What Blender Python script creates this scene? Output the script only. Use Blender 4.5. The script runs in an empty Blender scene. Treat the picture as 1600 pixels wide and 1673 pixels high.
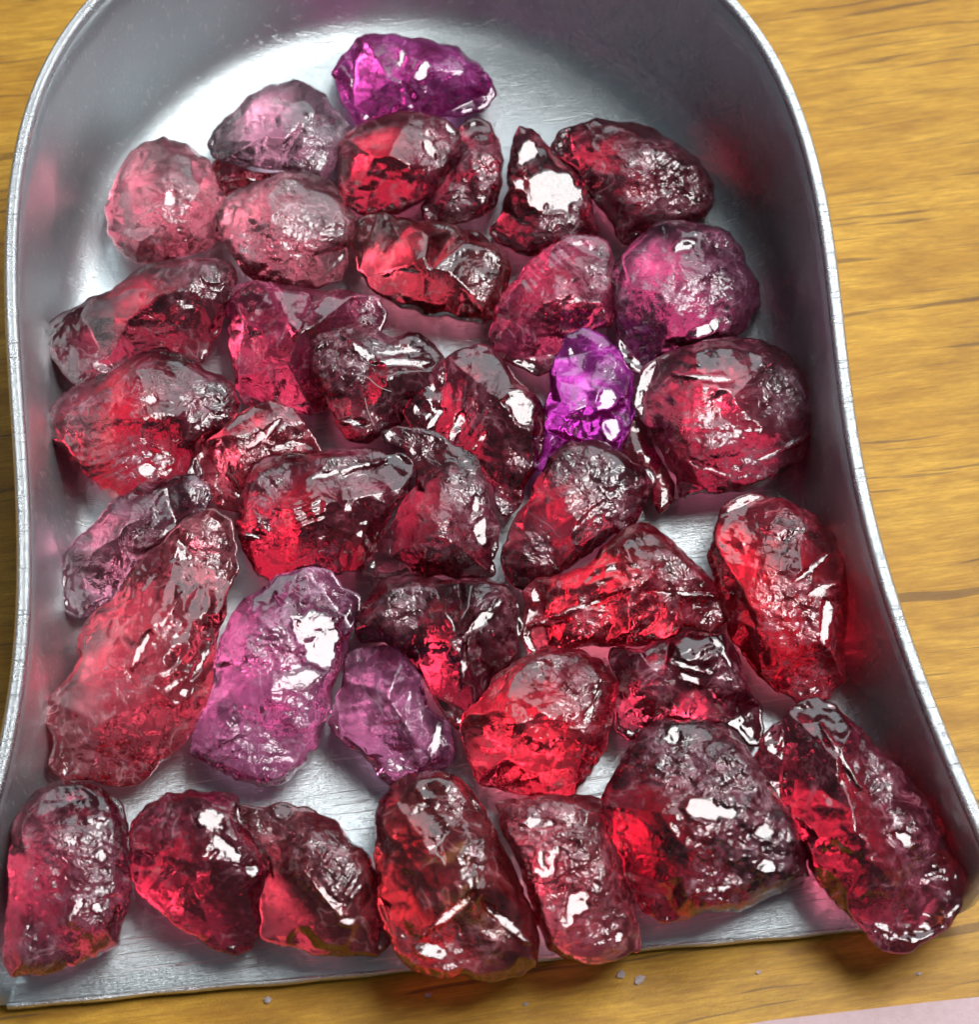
import bpy, math, random
import numpy as np
from mathutils import Vector, Matrix
from mathutils.geometry import delaunay_2d_cdt

# units: 1 Blender unit = 1 cm
scene = bpy.context.scene
scene.unit_settings.scale_length = 0.01
COL = scene.collection

# ------------------------------------------------------------------ camera
CAM = np.array([-1.1, -7.65, 11.75])
cam_data = bpy.data.cameras.new("camera")
cam = bpy.data.objects.new("camera", cam_data)
COL.objects.link(cam)
cam.location = CAM.tolist()
fwd = (Vector((0, 0, 0)) - Vector(CAM.tolist())).normalized()
right = fwd.cross(Vector((0, 0, 1))).normalized()
up = right.cross(fwd)
ROLL = math.radians(0.0)
r2 = right * math.cos(ROLL) + up * math.sin(ROLL)
u2 = up * math.cos(ROLL) - right * math.sin(ROLL)
M = Matrix((r2, u2, -fwd)).transposed()
cam.rotation_euler = M.to_euler()
cam_data.sensor_fit = 'HORIZONTAL'
cam_data.sensor_width = 36
cam_data.angle = math.radians(28.8)
cam_data.clip_start = 0.5
cam_data.clip_end = 400
cam_data.dof.use_dof = True
cam_data.dof.focus_distance = 13.4
cam_data.dof.aperture_fstop = 0.85
scene.camera = cam
HALF = math.tan(math.radians(14.4))
R_, U_, F_ = (np.array(v) for v in (r2, u2, fwd))


def ray(px, py):
    """direction through a point traced on the 1600 x 1673 photograph"""
    a = (np.asarray(px, float) - 800) / 800 * HALF
    b = -(np.asarray(py, float) - 836.5) / 800 * HALF
    d = F_ + np.multiply.outer(a, R_) + np.multiply.outer(b, U_)
    return d


def at(px, py, z):
    d = ray(px, py)
    t = (np.asarray(z) - CAM[2]) / d[..., 2]
    return CAM + d * t[..., None]


# ------------------------------------------------------------------ light
world = bpy.data.worlds.new("World")
scene.world = world
world.use_nodes = True
world.node_tree.nodes["Background"].inputs[0].default_value = (0.80, 0.90, 1.0, 1)
world.node_tree.nodes["Background"].inputs[1].default_value = 0.10


def area(name, loc, sx, sy, power, col, target=(0, 0, 0)):
    d = bpy.data.lights.new(name, 'AREA')
    d.shape = 'RECTANGLE'
    d.size, d.size_y = sx, sy
    d.energy = power
    d.color = col
    o = bpy.data.objects.new(name, d)
    o.location = loc
    o.rotation_euler = (Vector(target) - Vector(loc)).to_track_quat('-Z', 'Y').to_euler()
    COL.objects.link(o)
    return o


KEY = np.array([17.5, 3.5, 39.5])
area("window_light", KEY.tolist(), 22, 20, 17500, (1.0, 0.99, 0.98))
area("room_light", (18, 34, 38), 54, 36, 14000, (0.86, 0.95, 1.0))

scene.view_settings.view_transform = 'Standard'
scene.view_settings.look = 'None'
scene.view_settings.exposure = 0.0
scene.view_settings.gamma = 1.0
scene.render.engine = 'CYCLES'
cy = scene.cycles
cy.max_bounces = 9
cy.transmission_bounces = 8
cy.glossy_bounces = 5
cy.diffuse_bounces = 3
cy.volume_bounces = 0
cy.transparent_max_bounces = 8
cy.caustics_reflective = True
cy.caustics_refractive = True
cy.blur_glossy = 0.6
cy.sample_clamp_indirect = 6
cy.use_denoising = True
cy.use_adaptive_sampling = True
cy.adaptive_threshold = 0.04
cy.adaptive_min_samples = 24
try:
    cy.denoiser = 'OPENIMAGEDENOISE'
except Exception:
    pass

# ------------------------------------------------------------------ helpers


def link(name, me, mat=None, parent=None):
    o = bpy.data.objects.new(name, me)
    if mat:
        me.materials.append(mat)
    COL.objects.link(o)
    if parent:
        o.parent = parent
    return o


def tag(o, label=None, cat=None, group=None, kind=None):
    if label:
        o["label"] = label
    if cat:
        o["category"] = cat
    if group:
        o["group"] = group
    if kind:
        o["kind"] = kind
    return o


def new_mat(name):
    m = bpy.data.materials.new(name)
    m.use_nodes = True
    nt = m.node_tree
    nt.nodes.clear()
    out = nt.nodes.new('ShaderNodeOutputMaterial')
    return m, nt, out


def N(nt, typ, **kw):
    n = nt.nodes.new(typ)
    for k, v in kw.items():
        if k in n.inputs:
            n.inputs[k].default_value = v
        else:
            setattr(n, k, v)
    return n


def L(nt, a, b):
    nt.links.new(a, b)


def ramp(nt, fac, stops):
    r = nt.nodes.new('ShaderNodeValToRGB')
    el = r.color_ramp.elements
    while len(el) < len(stops):
        el.new(0.5)
    for e, (p, c) in zip(el, stops):
        e.position = p
        e.color = (c, c, c, 1) if not isinstance(c, tuple) else (*c, 1)
    L(nt, fac, r.inputs[0])
    return r.outputs[0]


def mathn(nt, op, a, b=None, c=None, clamp=False):
    n = nt.nodes.new('ShaderNodeMath')
    n.operation = op
    n.use_clamp = clamp
    for i, v in enumerate((a, b, c)):
        if v is None:
            continue
        if isinstance(v, (int, float)):
            n.inputs[i].default_value = v
        else:
            L(nt, v, n.inputs[i])
    return n.outputs[0]


def coords(nt, scale=(1, 1, 1), rot=(0, 0, 0), loc=(0, 0, 0)):
    t = nt.nodes.new('ShaderNodeNewGeometry')
    m = nt.nodes.new('ShaderNodeMapping')
    L(nt, t.outputs['Position'], m.inputs[0])
    m.inputs['Scale'].default_value = scale
    m.inputs['Rotation'].default_value = rot
    m.inputs['Location'].default_value = loc
    return m.outputs[0]


def noise(nt, vec, scale, detail=3, rough=0.55, dist=0.0):
    n = nt.nodes.new('ShaderNodeTexNoise')
    L(nt, vec, n.inputs['Vector'])
    n.inputs['Scale'].default_value = scale
    n.inputs['Detail'].default_value = detail
    n.inputs['Roughness'].default_value = rough
    n.inputs['Distortion'].default_value = dist
    return n.outputs[0]


def mixc(nt, fac, a, b, mode='MIX'):
    n = nt.nodes.new('ShaderNodeMix')
    n.data_type = 'RGBA'
    n.blend_type = mode
    for s, v in ((0, fac), (6, a), (7, b)):
        if isinstance(v, (int, float)):
            n.inputs[s].default_value = v
        elif isinstance(v, tuple):
            n.inputs[s].default_value = (*v, 1)
        else:
            L(nt, v, n.inputs[s])
    return n.outputs[2]


def bump(nt, h, strength, dist, prev=None):
    b = nt.nodes.new('ShaderNodeBump')
    b.inputs['Strength'].default_value = strength
    b.inputs['Distance'].default_value = dist
    L(nt, h, b.inputs['Height'])
    if prev:
        L(nt, prev, b.inputs['Normal'])
    return b.outputs[0]


# ------------------------------------------------------------------ materials
def metal_material(name, rough=0.3, scratch=1.0, base=(0.70, 0.77, 0.795)):
    m, nt, out = new_mat(name)
    p = N(nt, 'ShaderNodeBsdfPrincipled')
    p.inputs['Metallic'].default_value = 0.88
    v = coords(nt)
    cl = noise(nt, v, 0.9, 4, 0.6, 0.4)
    fine = noise(nt, coords(nt, (1, 14, 14), (0, 0, 1.0)), 9, 3, 0.7)
    fine2 = noise(nt, coords(nt, (1, 22, 22), (0, 0, 0.35)), 7, 3, 0.7)
    col = mixc(nt, ramp(nt, cl, [(0.3, 0.0), (0.7, 1.0)]), tuple(c * 0.88 for c in base), base)
    # short bright scratches in two directions
    sc = None
    for rot, off in ((0.95, 0.0), (0.15, 7.3), (2.2, 3.1)):
        w = noise(nt, coords(nt, (0.35, 12, 4), (0, 0, rot), (off, off, 0)), 3.0, 2, 0.5, 0.15)
        w = ramp(nt, w, [(0.665, 0.0), (0.70, 1.0)])
        sc = w if sc is None else mathn(nt, 'MAXIMUM', sc, w)
    col = mixc(nt, mathn(nt, 'MULTIPLY', sc, 0.6), col, (0.93, 0.95, 0.96))
    L(nt, col, p.inputs['Base Color'])
    sm = noise(nt, v, 3.0, 4, 0.6)
    rr = mathn(nt, 'MULTIPLY_ADD', sm, 0.22, rough - 0.11)
    rr = mathn(nt, 'MULTIPLY_ADD', sc, 0.15, rr)
    L(nt, rr, p.inputs['Roughness'])
    hh = mathn(nt, 'ADD', fine, fine2)
    hh = mathn(nt, 'MULTIPLY_ADD', sc, -1.2, hh)
    hh = mathn(nt, 'MULTIPLY_ADD', noise(nt, v, 26, 2, 0.6), 0.8, hh)
    L(nt, bump(nt, hh, 0.45 * scratch, 0.007), p.inputs['Normal'])
    L(nt, p.outputs[0], out.inputs[0])
    return m


def wood_material():
    m, nt, out = new_mat("varnished wood")
    p = N(nt, 'ShaderNodeBsdfPrincipled')
    rot = (0, 0, math.radians(-7))
    v = coords(nt, (0.22, 1, 1), rot)
    warp = noise(nt, coords(nt, (0.5, 1, 1), rot), 0.8, 3, 0.5)
    wv = nt.nodes.new('ShaderNodeVectorMath')
    wv.operation = 'MULTIPLY_ADD'
    L(nt, warp, wv.inputs[0])
    wv.inputs[1].default_value = (0.2, 0.32, 0)
    L(nt, v, wv.inputs[2])
    vv = wv.outputs[0]
    broad = noise(nt, vv, 1.6, 4, 0.6)
    grain = noise(nt, vv, 9.0, 5, 0.7)
    fib = noise(nt, coords(nt, (0.9, 16, 1), rot), 3.2, 4, 0.75)
    mp = nt.nodes.new('ShaderNodeMapping')
    L(nt, vv, mp.inputs[0])
    mp.inputs['Scale'].default_value = (1.9, 11, 1)
    st = noise(nt, mp.outputs[0], 1.1, 3, 0.55)
    streak = ramp(nt, st, [(0.615, 0.0), (0.655, 1.0)])
    mp2 = nt.nodes.new('ShaderNodeMapping')
    L(nt, vv, mp2.inputs[0])
    mp2.inputs['Scale'].default_value = (3.0, 26, 1)
    mp2.inputs['Location'].default_value = (3.0, 5, 1)
    st2 = noise(nt, mp2.outputs[0], 1.0, 2, 0.5)
    streak2 = ramp(nt, st2, [(0.66, 0.0), (0.72, 1.0)])
    col = mixc(nt, ramp(nt, broad, [(0.3, 0.0), (0.7, 1.0)]), (0.52, 0.25, 0.020), (0.82, 0.475, 0.062))
    col = mixc(nt, ramp(nt, grain, [(0.38, 0.0), (0.66, 0.6)]), col, (0.25, 0.105, 0.010))
    col = mixc(nt, ramp(nt, fib, [(0.42, 0.0), (0.62, 0.5)]), col, (0.36, 0.155, 0.018))
    col = mixc(nt, mathn(nt, 'MULTIPLY', streak, 0.6), col, (0.11, 0.05, 0.02))
    col = mixc(nt, mathn(nt, 'MULTIPLY', streak2, 0.6), col, (0.12, 0.06, 0.035))
    L(nt, col, p.inputs['Base Color'])
    p.inputs['Roughness'].default_value = 0.5
    p.inputs['Specular IOR Level'].default_value = 0.3
    p.inputs['Coat Weight'].default_value = 0.04
    p.inputs['Coat Roughness'].default_value = 0.25
    iso = coords(nt)
    a = noise(nt, coords(nt, (0.35, 1, 1), rot), 30, 3, 0.7)
    b_ = noise(nt, iso, 60, 2, 0.6)
    h = mathn(nt, 'MULTIPLY_ADD', b_, 0.6, a)
    n1 = bump(nt, h, 0.5, 0.010)
    n2 = bump(nt, mathn(nt, 'MAXIMUM', streak, streak2), -0.5, 0.01, n1)
    L(nt, n2, p.inputs['Normal'])
    L(nt, p.outputs[0], out.inputs[0])
    return m


def cloth_material():
    m, nt, out = new_mat("pale pink paper")
    p = N(nt, 'ShaderNodeBsdfPrincipled')
    v = coords(nt)
    a = noise(nt, v, 14, 4, 0.7)
    L(nt, mixc(nt, a, (0.62, 0.42, 0.44), (0.80, 0.62, 0.64)), p.inputs['Base Color'])
    p.inputs['Roughness'].default_value = 0.8
    L(nt, bump(nt, noise(nt, v, 30, 3, 0.7), 0.5, 0.01), p.inputs['Normal'])
    L(nt, p.outputs[0], out.inputs[0])
    return m


def gem_material(name, col, dens, milk=0.12, milk_col=None, rough=0.04, stain=0.0, tint=(1, 1, 1), seed=0.0):
    """transparent rough garnet: glassy surface, absorption through the depth, cloudy veils inside"""
    m, nt, out = new_mat(name)
    g = N(nt, 'ShaderNodeBsdfPrincipled')
    g.inputs['Base Color'].default_value = (*tint, 1)
    g.inputs['Transmission Weight'].default_value = 1.0
    g.inputs['IOR'].default_value = 1.76
    v = coords(nt, (1, 1, 1), (0, 0, 0), (seed, seed * 0.7, 0))
    rn = noise(nt, v, 6, 3, 0.6)
    L(nt, mathn(nt, 'MULTIPLY_ADD', ramp(nt, rn, [(0.4, 0.0), (0.75, 1.0)]), 0.07, rough), g.inputs['Roughness'])
    d = N(nt, 'ShaderNodeBsdfPrincipled')
    mc = milk_col or tuple(min(1, c * 0.75 + 0.06) for c in col)
    cn = noise(nt, v, 4, 4, 0.6, 0.6)
    mcol = mixc(nt, ramp(nt, cn, [(0.35, 0.0), (0.7, 1.0)]), tuple(c * 0.45 for c in mc), tuple(min(1, c * 1.25 + 0.05) for c in mc))
    if stain > 0:
        sn = noise(nt, coords(nt, (1, 1, 1), (0, 0, 0), (seed + 3, 2, 1)), 2.6, 3, 0.5)
        mcol = mixc(nt, ramp(nt, sn, [(0.63, 0.0), (0.70, 0.8)]), mcol, (0.70, 0.27, 0.09))
    L(nt, mcol, d.inputs['Base Color'])
    d.inputs['Roughness'].default_value = 0.22
    d.inputs['IOR'].default_value = 1.7
    vn = noise(nt, v, 2.4, 4, 0.62, 1.2)
    crack = noise(nt, v, 3.3, 3, 0.55, 0.8)
    crack = mathn(nt, 'ABSOLUTE', mathn(nt, 'SUBTRACT', crack, 0.5))
    crack = ramp(nt, crack, [(0.0, 1.0), (0.012, 0.5), (0.03, 0.0)])
    fac = mathn(nt, 'MULTIPLY', ramp(nt, vn, [(0.40, 0.15), (0.54, 0.8), (0.68, 2.6)]), milk)
    crm = mathn(nt, 'MULTIPLY', crack, ramp(nt, vn, [(0.40, 0.0), (0.60, 0.40)]))
    fac = mathn(nt, 'ADD', fac, crm, None, True)
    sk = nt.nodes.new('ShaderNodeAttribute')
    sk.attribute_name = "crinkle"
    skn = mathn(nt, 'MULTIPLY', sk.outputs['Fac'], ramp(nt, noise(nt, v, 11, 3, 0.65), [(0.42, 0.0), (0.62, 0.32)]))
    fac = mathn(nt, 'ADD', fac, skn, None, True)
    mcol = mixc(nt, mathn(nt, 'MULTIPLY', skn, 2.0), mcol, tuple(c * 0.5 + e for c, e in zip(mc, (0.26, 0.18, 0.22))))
    mcol = mixc(nt, crm, mcol, tuple(min(1, c * 0.6 + 0.4) for c in mc))
    L(nt, mcol, d.inputs['Base Color'])
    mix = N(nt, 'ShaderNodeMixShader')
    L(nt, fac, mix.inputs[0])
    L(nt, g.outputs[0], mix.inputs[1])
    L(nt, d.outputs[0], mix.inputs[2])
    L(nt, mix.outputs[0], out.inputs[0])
    hh = noise(nt, v, 26, 3, 0.7)
    # fine fracture ridges, in patches
    rd = mathn(nt, 'ABSOLUTE', mathn(nt, 'SUBTRACT', noise(nt, v, 9, 2, 0.6, 0.9), 0.5))
    rd = ramp(nt, rd, [(0.0, 1.0), (0.02, 0.55), (0.10, 0.0)])
    hh = mathn(nt, 'MULTIPLY_ADD', rd, 1.4, hh)
    at_ = nt.nodes.new('ShaderNodeAttribute')
    at_.attribute_name = "crinkle"
    hh = mathn(nt, 'MULTIPLY', hh, mathn(nt, 'MULTIPLY_ADD', at_.outputs['Fac'], 0.93, 0.07))
    nb = bump(nt, hh, 0.30, 0.010)
    L(nt, nb, g.inputs['Normal'])
    L(nt, nb, d.inputs['Normal'])
    a = N(nt, 'ShaderNodeVolumeAbsorption')
    a.inputs['Color'].default_value = (*col, 1)
    a.inputs['Density'].default_value = dens
    L(nt, a.outputs[0], out.inputs['Volume'])
    return m


METAL = metal_material("brushed steel", 0.33)
RIM = metal_material("polished steel rim", 0.28, 1.6, (0.80, 0.83, 0.85))
WOOD = wood_material()

# ------------------------------------------------------------------ table
TABLE_Z = -0.17


def box(name, x0, x1, y0, y1, z0, z1, mat, parent=None):
    me = bpy.data.meshes.new(name)
    vs = [(x, y, z) for z in (z0, z1) for y in (y0, y1) for x in (x0, x1)]
    fs = [(0, 2, 3, 1), (4, 5, 7, 6), (0, 1, 5, 4), (2, 6, 7, 3), (0, 4, 6, 2), (1, 3, 7, 5)]
    me.from_pydata(vs, [], fs)
    return link(name, me, mat, parent)


table = box("table_top", -30, 30, -5.6, 30, TABLE_Z - 2, TABLE_Z, WOOD)
tag(table, kind="structure")

# ------------------------------------------------------------------ scoop
RIM_PX = [(-150, 1650, .62), (-95, 1540, .66), (-38, 1420, .72), (0, 1320, .78), (22, 1206, .86), (38, 1126, .93), (46, 1040, 1.0), (50, 950, 1.08),
          (48, 850, 1.16), (42, 740, 1.24), (33, 640, 1.31), (24, 530, 1.38), (19, 420, 1.44), (24, 310, 1.49),
          (37, 220, 1.52), (64, 138, 1.55), (93, 85, 1.57), (121, 43, 1.58), (155, 0, 1.6), (215, -65, 1.6),
          (300, -128, 1.6), (420, -182, 1.6), (560, -215, 1.6), (700, -224, 1.6), (840, -208, 1.6),
          (980, -165, 1.6), (1100, -95, 1.6), (1200, 0, 1.6), (1239, 56, 1.58), (1273, 118, 1.56),
          (1298, 180, 1.54), (1318, 240, 1.52), (1335, 310, 1.49), (1347, 385, 1.45), (1357, 470, 1.41),
          (1364, 555, 1.36), (1373, 650, 1.3), (1387, 740, 1.24), (1405, 830, 1.17), (1427, 915, 1.1),
          (1456, 1005, 1.03), (1488, 1095, .96), (1524, 1190, .89), (1562, 1280, .82), (1604, 1375, .75),
          (1650, 1470, .69), (1700, 1565, .63)]


def smooth_curve(P, n):
    P = np.array(P, float)
    for _ in range(2):
        Q = P.copy()
        Q[1:-1] = 0.25 * P[:-2] + 0.5 * P[1:-1] + 0.25 * P[2:]
        P = Q
    seg = np.r_[0, np.cumsum(np.linalg.norm(np.diff(P[:, :2], axis=0), axis=1))]
    s = np.linspace(0, seg[-1], n)
    out = np.stack([np.interp(s, seg, P[:, i]) for i in range(P.shape[1])], 1)
    for _ in range(4):
        Q = out.copy()
        Q[1:-1] = 0.25 * out[:-2] + 0.5 * out[1:-1] + 0.25 * out[2:]
        out = Q
    return out


rim = np.array([[*at(x, y, z)] for x, y, z in RIM_PX])
rim = smooth_curve(rim, 181)
# front edge of the pan on the floor plane
FL = at(-20, 1640, -0.03)
FR = at(1640, 1490, -0.03)
fdir = (FR - FL)[:2] / np.linalg.norm((FR - FL)[:2])
fnrm = np.array([fdir[1], -fdir[0]])           # pointing to the viewer
# cut rim stations at the front line
sd = (rim[:, :2] - FL[:2]) @ fnrm
keep = sd < 0
rim = rim[keep]
tan = np.gradient(rim[:, :2], axis=0)
tan /= np.linalg.norm(tan, axis=1)[:, None]
inn = np.stack([tan[:, 1], -tan[:, 0]], 1)
cen = rim[:, :2].mean(0)
if ((cen - rim[len(rim) // 2, :2]) @ inn[len(rim) // 2]) < 0:
    inn = -inn
# first and last stations: bring the wall end onto the front edge line
def profile(h):
    """(inset from rim, z) from floor up to the rim"""
    back = min(1, max(0, (h - 1.3) / 0.25))
    flare = 0.10 * h / 1.6 * (1 - 0.8 * back)
    r = 0.20 + 0.17 * back
    pts = [(flare + r + 0.05, 0.0), (flare + r + 0.012, 0.009 * back)]
    for a in np.linspace(12, 84, 7):
        a = math.radians(a)
        pts.append((flare + r - r * math.sin(a), r - r * math.cos(a)))
    for f in (0.25, 0.5, 0.75, 1.0):
        z0 = pts[8][1] if len(pts) > 8 else r
        pts.append((flare * (1 - f) , r * 0.9 + (h - r * 0.9) * f))
    return pts


rings = []
for (x, y, h), n in zip(rim, inn):
    rings.append([(x + n[0] * d, y + n[1] * d, z) for d, z in profile(h)])
rings = np.array(rings)                         # stations x profile x 3
for end in (0, -1):                             # slide the end stations onto the front line
    for k in range(rings.shape[1]):
        p = rings[end, k]
        q = rings[1 if end == 0 else -2, k]
        dvec = p - q
        den = dvec[:2] @ fnrm
        t = ((FL[:2] - p[:2]) @ fnrm) / den if abs(den) > 1e-6 else 0
        rings[end, k] = p + dvec * t
ns, npf = rings.shape[:2]
verts = rings.reshape(-1, 3).tolist()
faces = []
for i in range(ns - 1):
    for k in range(npf - 1):
        faces.append((i * npf + k, (i + 1) * npf + k, (i + 1) * npf + k + 1, i * npf + k + 1))
# floor of the pan: triangulated, with fold lines for the lip that dips along the open front
LW = 0.30
loop2 = [Vector(rings[i, 0, :2].tolist()) for i in range(ns)]
pts2, eds2 = list(loop2), [(i, (i + 1) % ns) for i in range(ns)]
A2, B2 = rings[0, 0, :2], rings[-1, 0, :2]
for dd in [0.012 + 0.02 * q for q in range(17)]:
    q0, q1 = A2 - fnrm * dd - fdir * 2, B2 - fnrm * dd + fdir * 2
    pts2 += [Vector(q0.tolist()), Vector(q1.tolist())]
    eds2.append((len(pts2) - 2, len(pts2) - 1))
for q in range(56):
    q0 = A2 + (B2 - A2) * ((q + 0.5) / 56) + fnrm * 0.5
    q1 = q0 - fnrm * 0.87
    pts2 += [Vector(q0.tolist()), Vector(q1.tolist())]
    eds2.append((len(pts2) - 2, len(pts2) - 1))
rv, re_, rf, ov, oe, of = delaunay_2d_cdt(pts2, eds2, [list(range(ns))], 0, 1e-5)
rv2 = np.array([[v[0], v[1]] for v in rv])
LP = rings[:, 0, :2]


def in_loop(c):
    q = False
    for i in range(ns):
        a, b = LP[i], LP[(i + 1) % ns]
        if (a[1] > c[1]) != (b[1] > c[1]) and c[0] < (b[0] - a[0]) * (c[1] - a[1]) / (b[1] - a[1]) + a[0]:
            q = not q
    return q


fl_faces = [tuple(f) for f in rf if in_loop(rv2[list(f)].mean(0))]
base = len(verts)
remap = {}
for i, src in enumerate(ov):
    hit = [q for q in src if q < ns]
    if hit:
        remap[i] = hit[0] * npf
for f in fl_faces:
    out_f = []
    for i in f:
        if i not in remap:
            remap[i] = len(verts)
            verts.append([rv2[i, 0], rv2[i, 1], 0.0])
        out_f.append(remap[i])
    faces.append(tuple(out_f))


def lip_drop(v):
    d = (FL[:2] - np.array(v[:2])) @ fnrm
    k = min(1, max(0, (LW - d) / LW))
    return -0.072 * k ** 1.6


for v in verts:
    v[2] += lip_drop(v)
for row in rings:
    for v in row:
        v[2] += lip_drop(v)
me = bpy.data.meshes.new("scoop_body")
me.from_pydata([tuple(v) for v in verts], [], faces)
import bmesh


def fix(me, smooth=True):
    bm = bmesh.new()
    bm.from_mesh(me)
    bmesh.ops.recalc_face_normals(bm, faces=bm.faces)
    bm.to_mesh(me)
    bm.free()
    if smooth:
        me.polygons.foreach_set("use_smooth", [True] * len(me.polygons))


fix(me)
# make the inner side face up
if me.polygons[len(me.polygons) - 1].normal.z < 0:
    me.flip_normals()
scoop = bpy.data.objects.new("metal_scoop", None)
COL.objects.link(scoop)
scoop.location = (0, 0, TABLE_Z)
tag(scoop, "shallow brushed steel scoop with tall curved walls and open front holding the red rough stones", "scoop")
scoop.empty_display_size = 0.5


def child(o):
    o.parent = scoop
    o.location = (0, 0, -TABLE_Z)
    return o


pan = child(link("pan", me, METAL))
so = pan.modifiers.new("sheet", 'SOLIDIFY')
so.thickness = 0.055
so.offset = -1
# rolled rim: small tube with two soft ridges along the top edge of the wall
top = rings[:, -1]


def sweep(path, prof, close=False):
    """prof: list of (out, up); path is the centre line"""
    t = np.gradient(path, axis=0)
    t /= np.linalg.norm(t, axis=1)[:, None]
    o = np.stack([-inn[:, 0], -inn[:, 1], np.zeros(len(path))], 1)
    o -= (o * t).sum(1)[:, None] * t
    o /= np.linalg.norm(o, axis=1)[:, None]
    u = np.cross(t, o)
    u *= np.sign(u[:, 2])[:, None]
    P = np.array([[p + oo * a + uu * b for a, b in prof] for p, oo, uu in zip(path, o, u)])
    n, k = P.shape[:2]
    fs = [(i * k + j, (i + 1) * k + j, (i + 1) * k + (j + 1) % k, i * k + (j + 1) % k)
          for i in range(n - 1) for j in range(k)]
    fs += [tuple(range(k)), tuple((n - 1) * k + j for j in range(k))]
    return P.reshape(-1, 3), fs


prof = [(-0.012, -0.05), (-0.012, 0.0), (0.002, 0.018), (0.018, 0.022), (0.03, 0.014), (0.044, 0.022), (0.062, 0.018),
        (0.078, 0.0), (0.078, -0.05)]
P, fs = sweep(top, prof)
me = bpy.data.meshes.new("rim")
me.from_pydata(P.tolist(), [], fs)
fix(me)
child(link("rim", me, RIM))
# thin rounded bead closing the front edge of the sheet
nf = 80
bead = [(-0.004, 0.003), (0.010, 0.0), (0.016, -0.012), (0.016, -0.042), (0.010, -0.054), (-0.004, -0.058)]
lipv, lipf = [], []
a0, a1 = rings[0, 0], rings[-1, 0]
for i in range(nf + 1):
    b_ = a0 + (a1 - a0) * (i / nf)
    wob = 0.004 * math.sin(i * 0.31) + 0.003 * math.sin(i * 0.83 + 1)
    for d, z in bead:
        q = b_ + np.array([*(fnrm * (d + (wob if d > 0 else 0))), z])
        lipv.append(q.tolist())
kk = len(bead)
for i in range(nf):
    for j in range(kk):
        lipf.append((i * kk + j, (i + 1) * kk + j, (i + 1) * kk + (j + 1) % kk, i * kk + (j + 1) % kk))
lipf += [tuple(range(kk)), tuple(nf * kk + j for j in range(kk))]
me = bpy.data.meshes.new("front_lip")
me.from_pydata(lipv, [], lipf)
fix(me)
child(link("front_lip", me, RIM))
STONES_HERE = True

# ------------------------------------------------------------------ numpy noise


def _h(ix, iy, s):
    n = (ix.astype(np.int64) * 374761393 + iy.astype(np.int64) * 668265263 + int(s) * 974711) & 0x7fffffff
    n = ((n ^ (n >> 13)) * 1274126177) & 0x7fffffff
    n = n ^ (n >> 16)
    return (n & 0xffff) / 65535.0


def vnoise(x, y, s):
    ix, iy = np.floor(x), np.floor(y)
    fx, fy = x - ix, y - iy
    fx = fx * fx * (3 - 2 * fx)
    fy = fy * fy * (3 - 2 * fy)
    a, b = _h(ix, iy, s), _h(ix + 1, iy, s)
    c, d = _h(ix, iy + 1, s), _h(ix + 1, iy + 1, s)
    return (a + (b - a) * fx) * (1 - fy) + (c + (d - c) * fx) * fy - 0.5


def fbm(x, y, s, o=3):
    t, a = 0, 1
    for i in range(o):
        t = t + a * vnoise(x * 2 ** i, y * 2 ** i, s + i * 17)
        a *= 0.5
    return t


def scallop(x, y, s):
    """shell-shaped hollows that meet in sharp ridges: 0 in a hollow, 1 on a ridge; second value picks the cell"""
    ix, iy = np.floor(x), np.floor(y)
    best = np.full(x.shape, 9.0)
    cell = np.zeros(x.shape)
    for dx in (-1, 0, 1):
        for dy in (-1, 0, 1):
            cx, cy_ = ix + dx, iy + dy
            px = cx + 0.1 + 0.8 * _h(cx, cy_, s)
            py = cy_ + 0.1 + 0.8 * _h(cx, cy_, s + 5)
            d = (x - px) ** 2 + (y - py) ** 2
            m = d < best
            best = np.where(m, d, best)
            cell = np.where(m, _h(cx, cy_, s + 9), cell)
    return np.minimum(best, 1.2), cell


def facet(x, y, s):
    """piecewise-flat relief: random heights on a lattice joined by flat triangles, so every crease is sharp"""
    a = (s * 0.37) % 3.1
    x, y = x * math.cos(a) - y * math.sin(a), x * math.sin(a) + y * math.cos(a)
    x = x + 0.25 * np.sin(y * 1.7 + s)
    ix, iy = np.floor(x), np.floor(y)
    fx, fy = x - ix, y - iy
    h00, h10, h01, h11 = _h(ix, iy, s), _h(ix + 1, iy, s), _h(ix, iy + 1, s), _h(ix + 1, iy + 1, s)
    flip = _h(ix, iy, s + 77) > 0.5
    lo_ = np.where(fx > fy, h00 + (h10 - h00) * fx + (h11 - h10) * fy, h00 + (h11 - h01) * fx + (h01 - h00) * fy)
    up_ = np.where(fx + fy < 1, h00 + (h10 - h00) * fx + (h01 - h00) * fy,
                   h11 + (h01 - h11) * (1 - fx) + (h10 - h11) * (1 - fy))
    return np.where(flip, lo_, up_) - 0.5


def seg_dist(P, poly):
    """distance of points to a closed outline, and inside test"""
    d = np.full(len(P), 1e9)
    ins = np.zeros(len(P), bool)
    n = len(poly)
    for i in range(n):
        a, b = poly[i], poly[(i + 1) % n]
        ab = b - a
        t = np.clip(((P - a) @ ab) / max(ab @ ab, 1e-9), 0, 1)
        d = np.minimum(d, np.linalg.norm(P - a - t[:, None] * ab, axis=1))
        c = (a[1] > P[:, 1]) != (b[1] > P[:, 1])
        with np.errstate(divide='ignore', invalid='ignore'):
            xx = (b[0] - a[0]) * (P[:, 1] - a[1]) / (b[1] - a[1] + 1e-12) + a[0]
        ins ^= c & (P[:, 0] < xx)
    return d, ins


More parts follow.
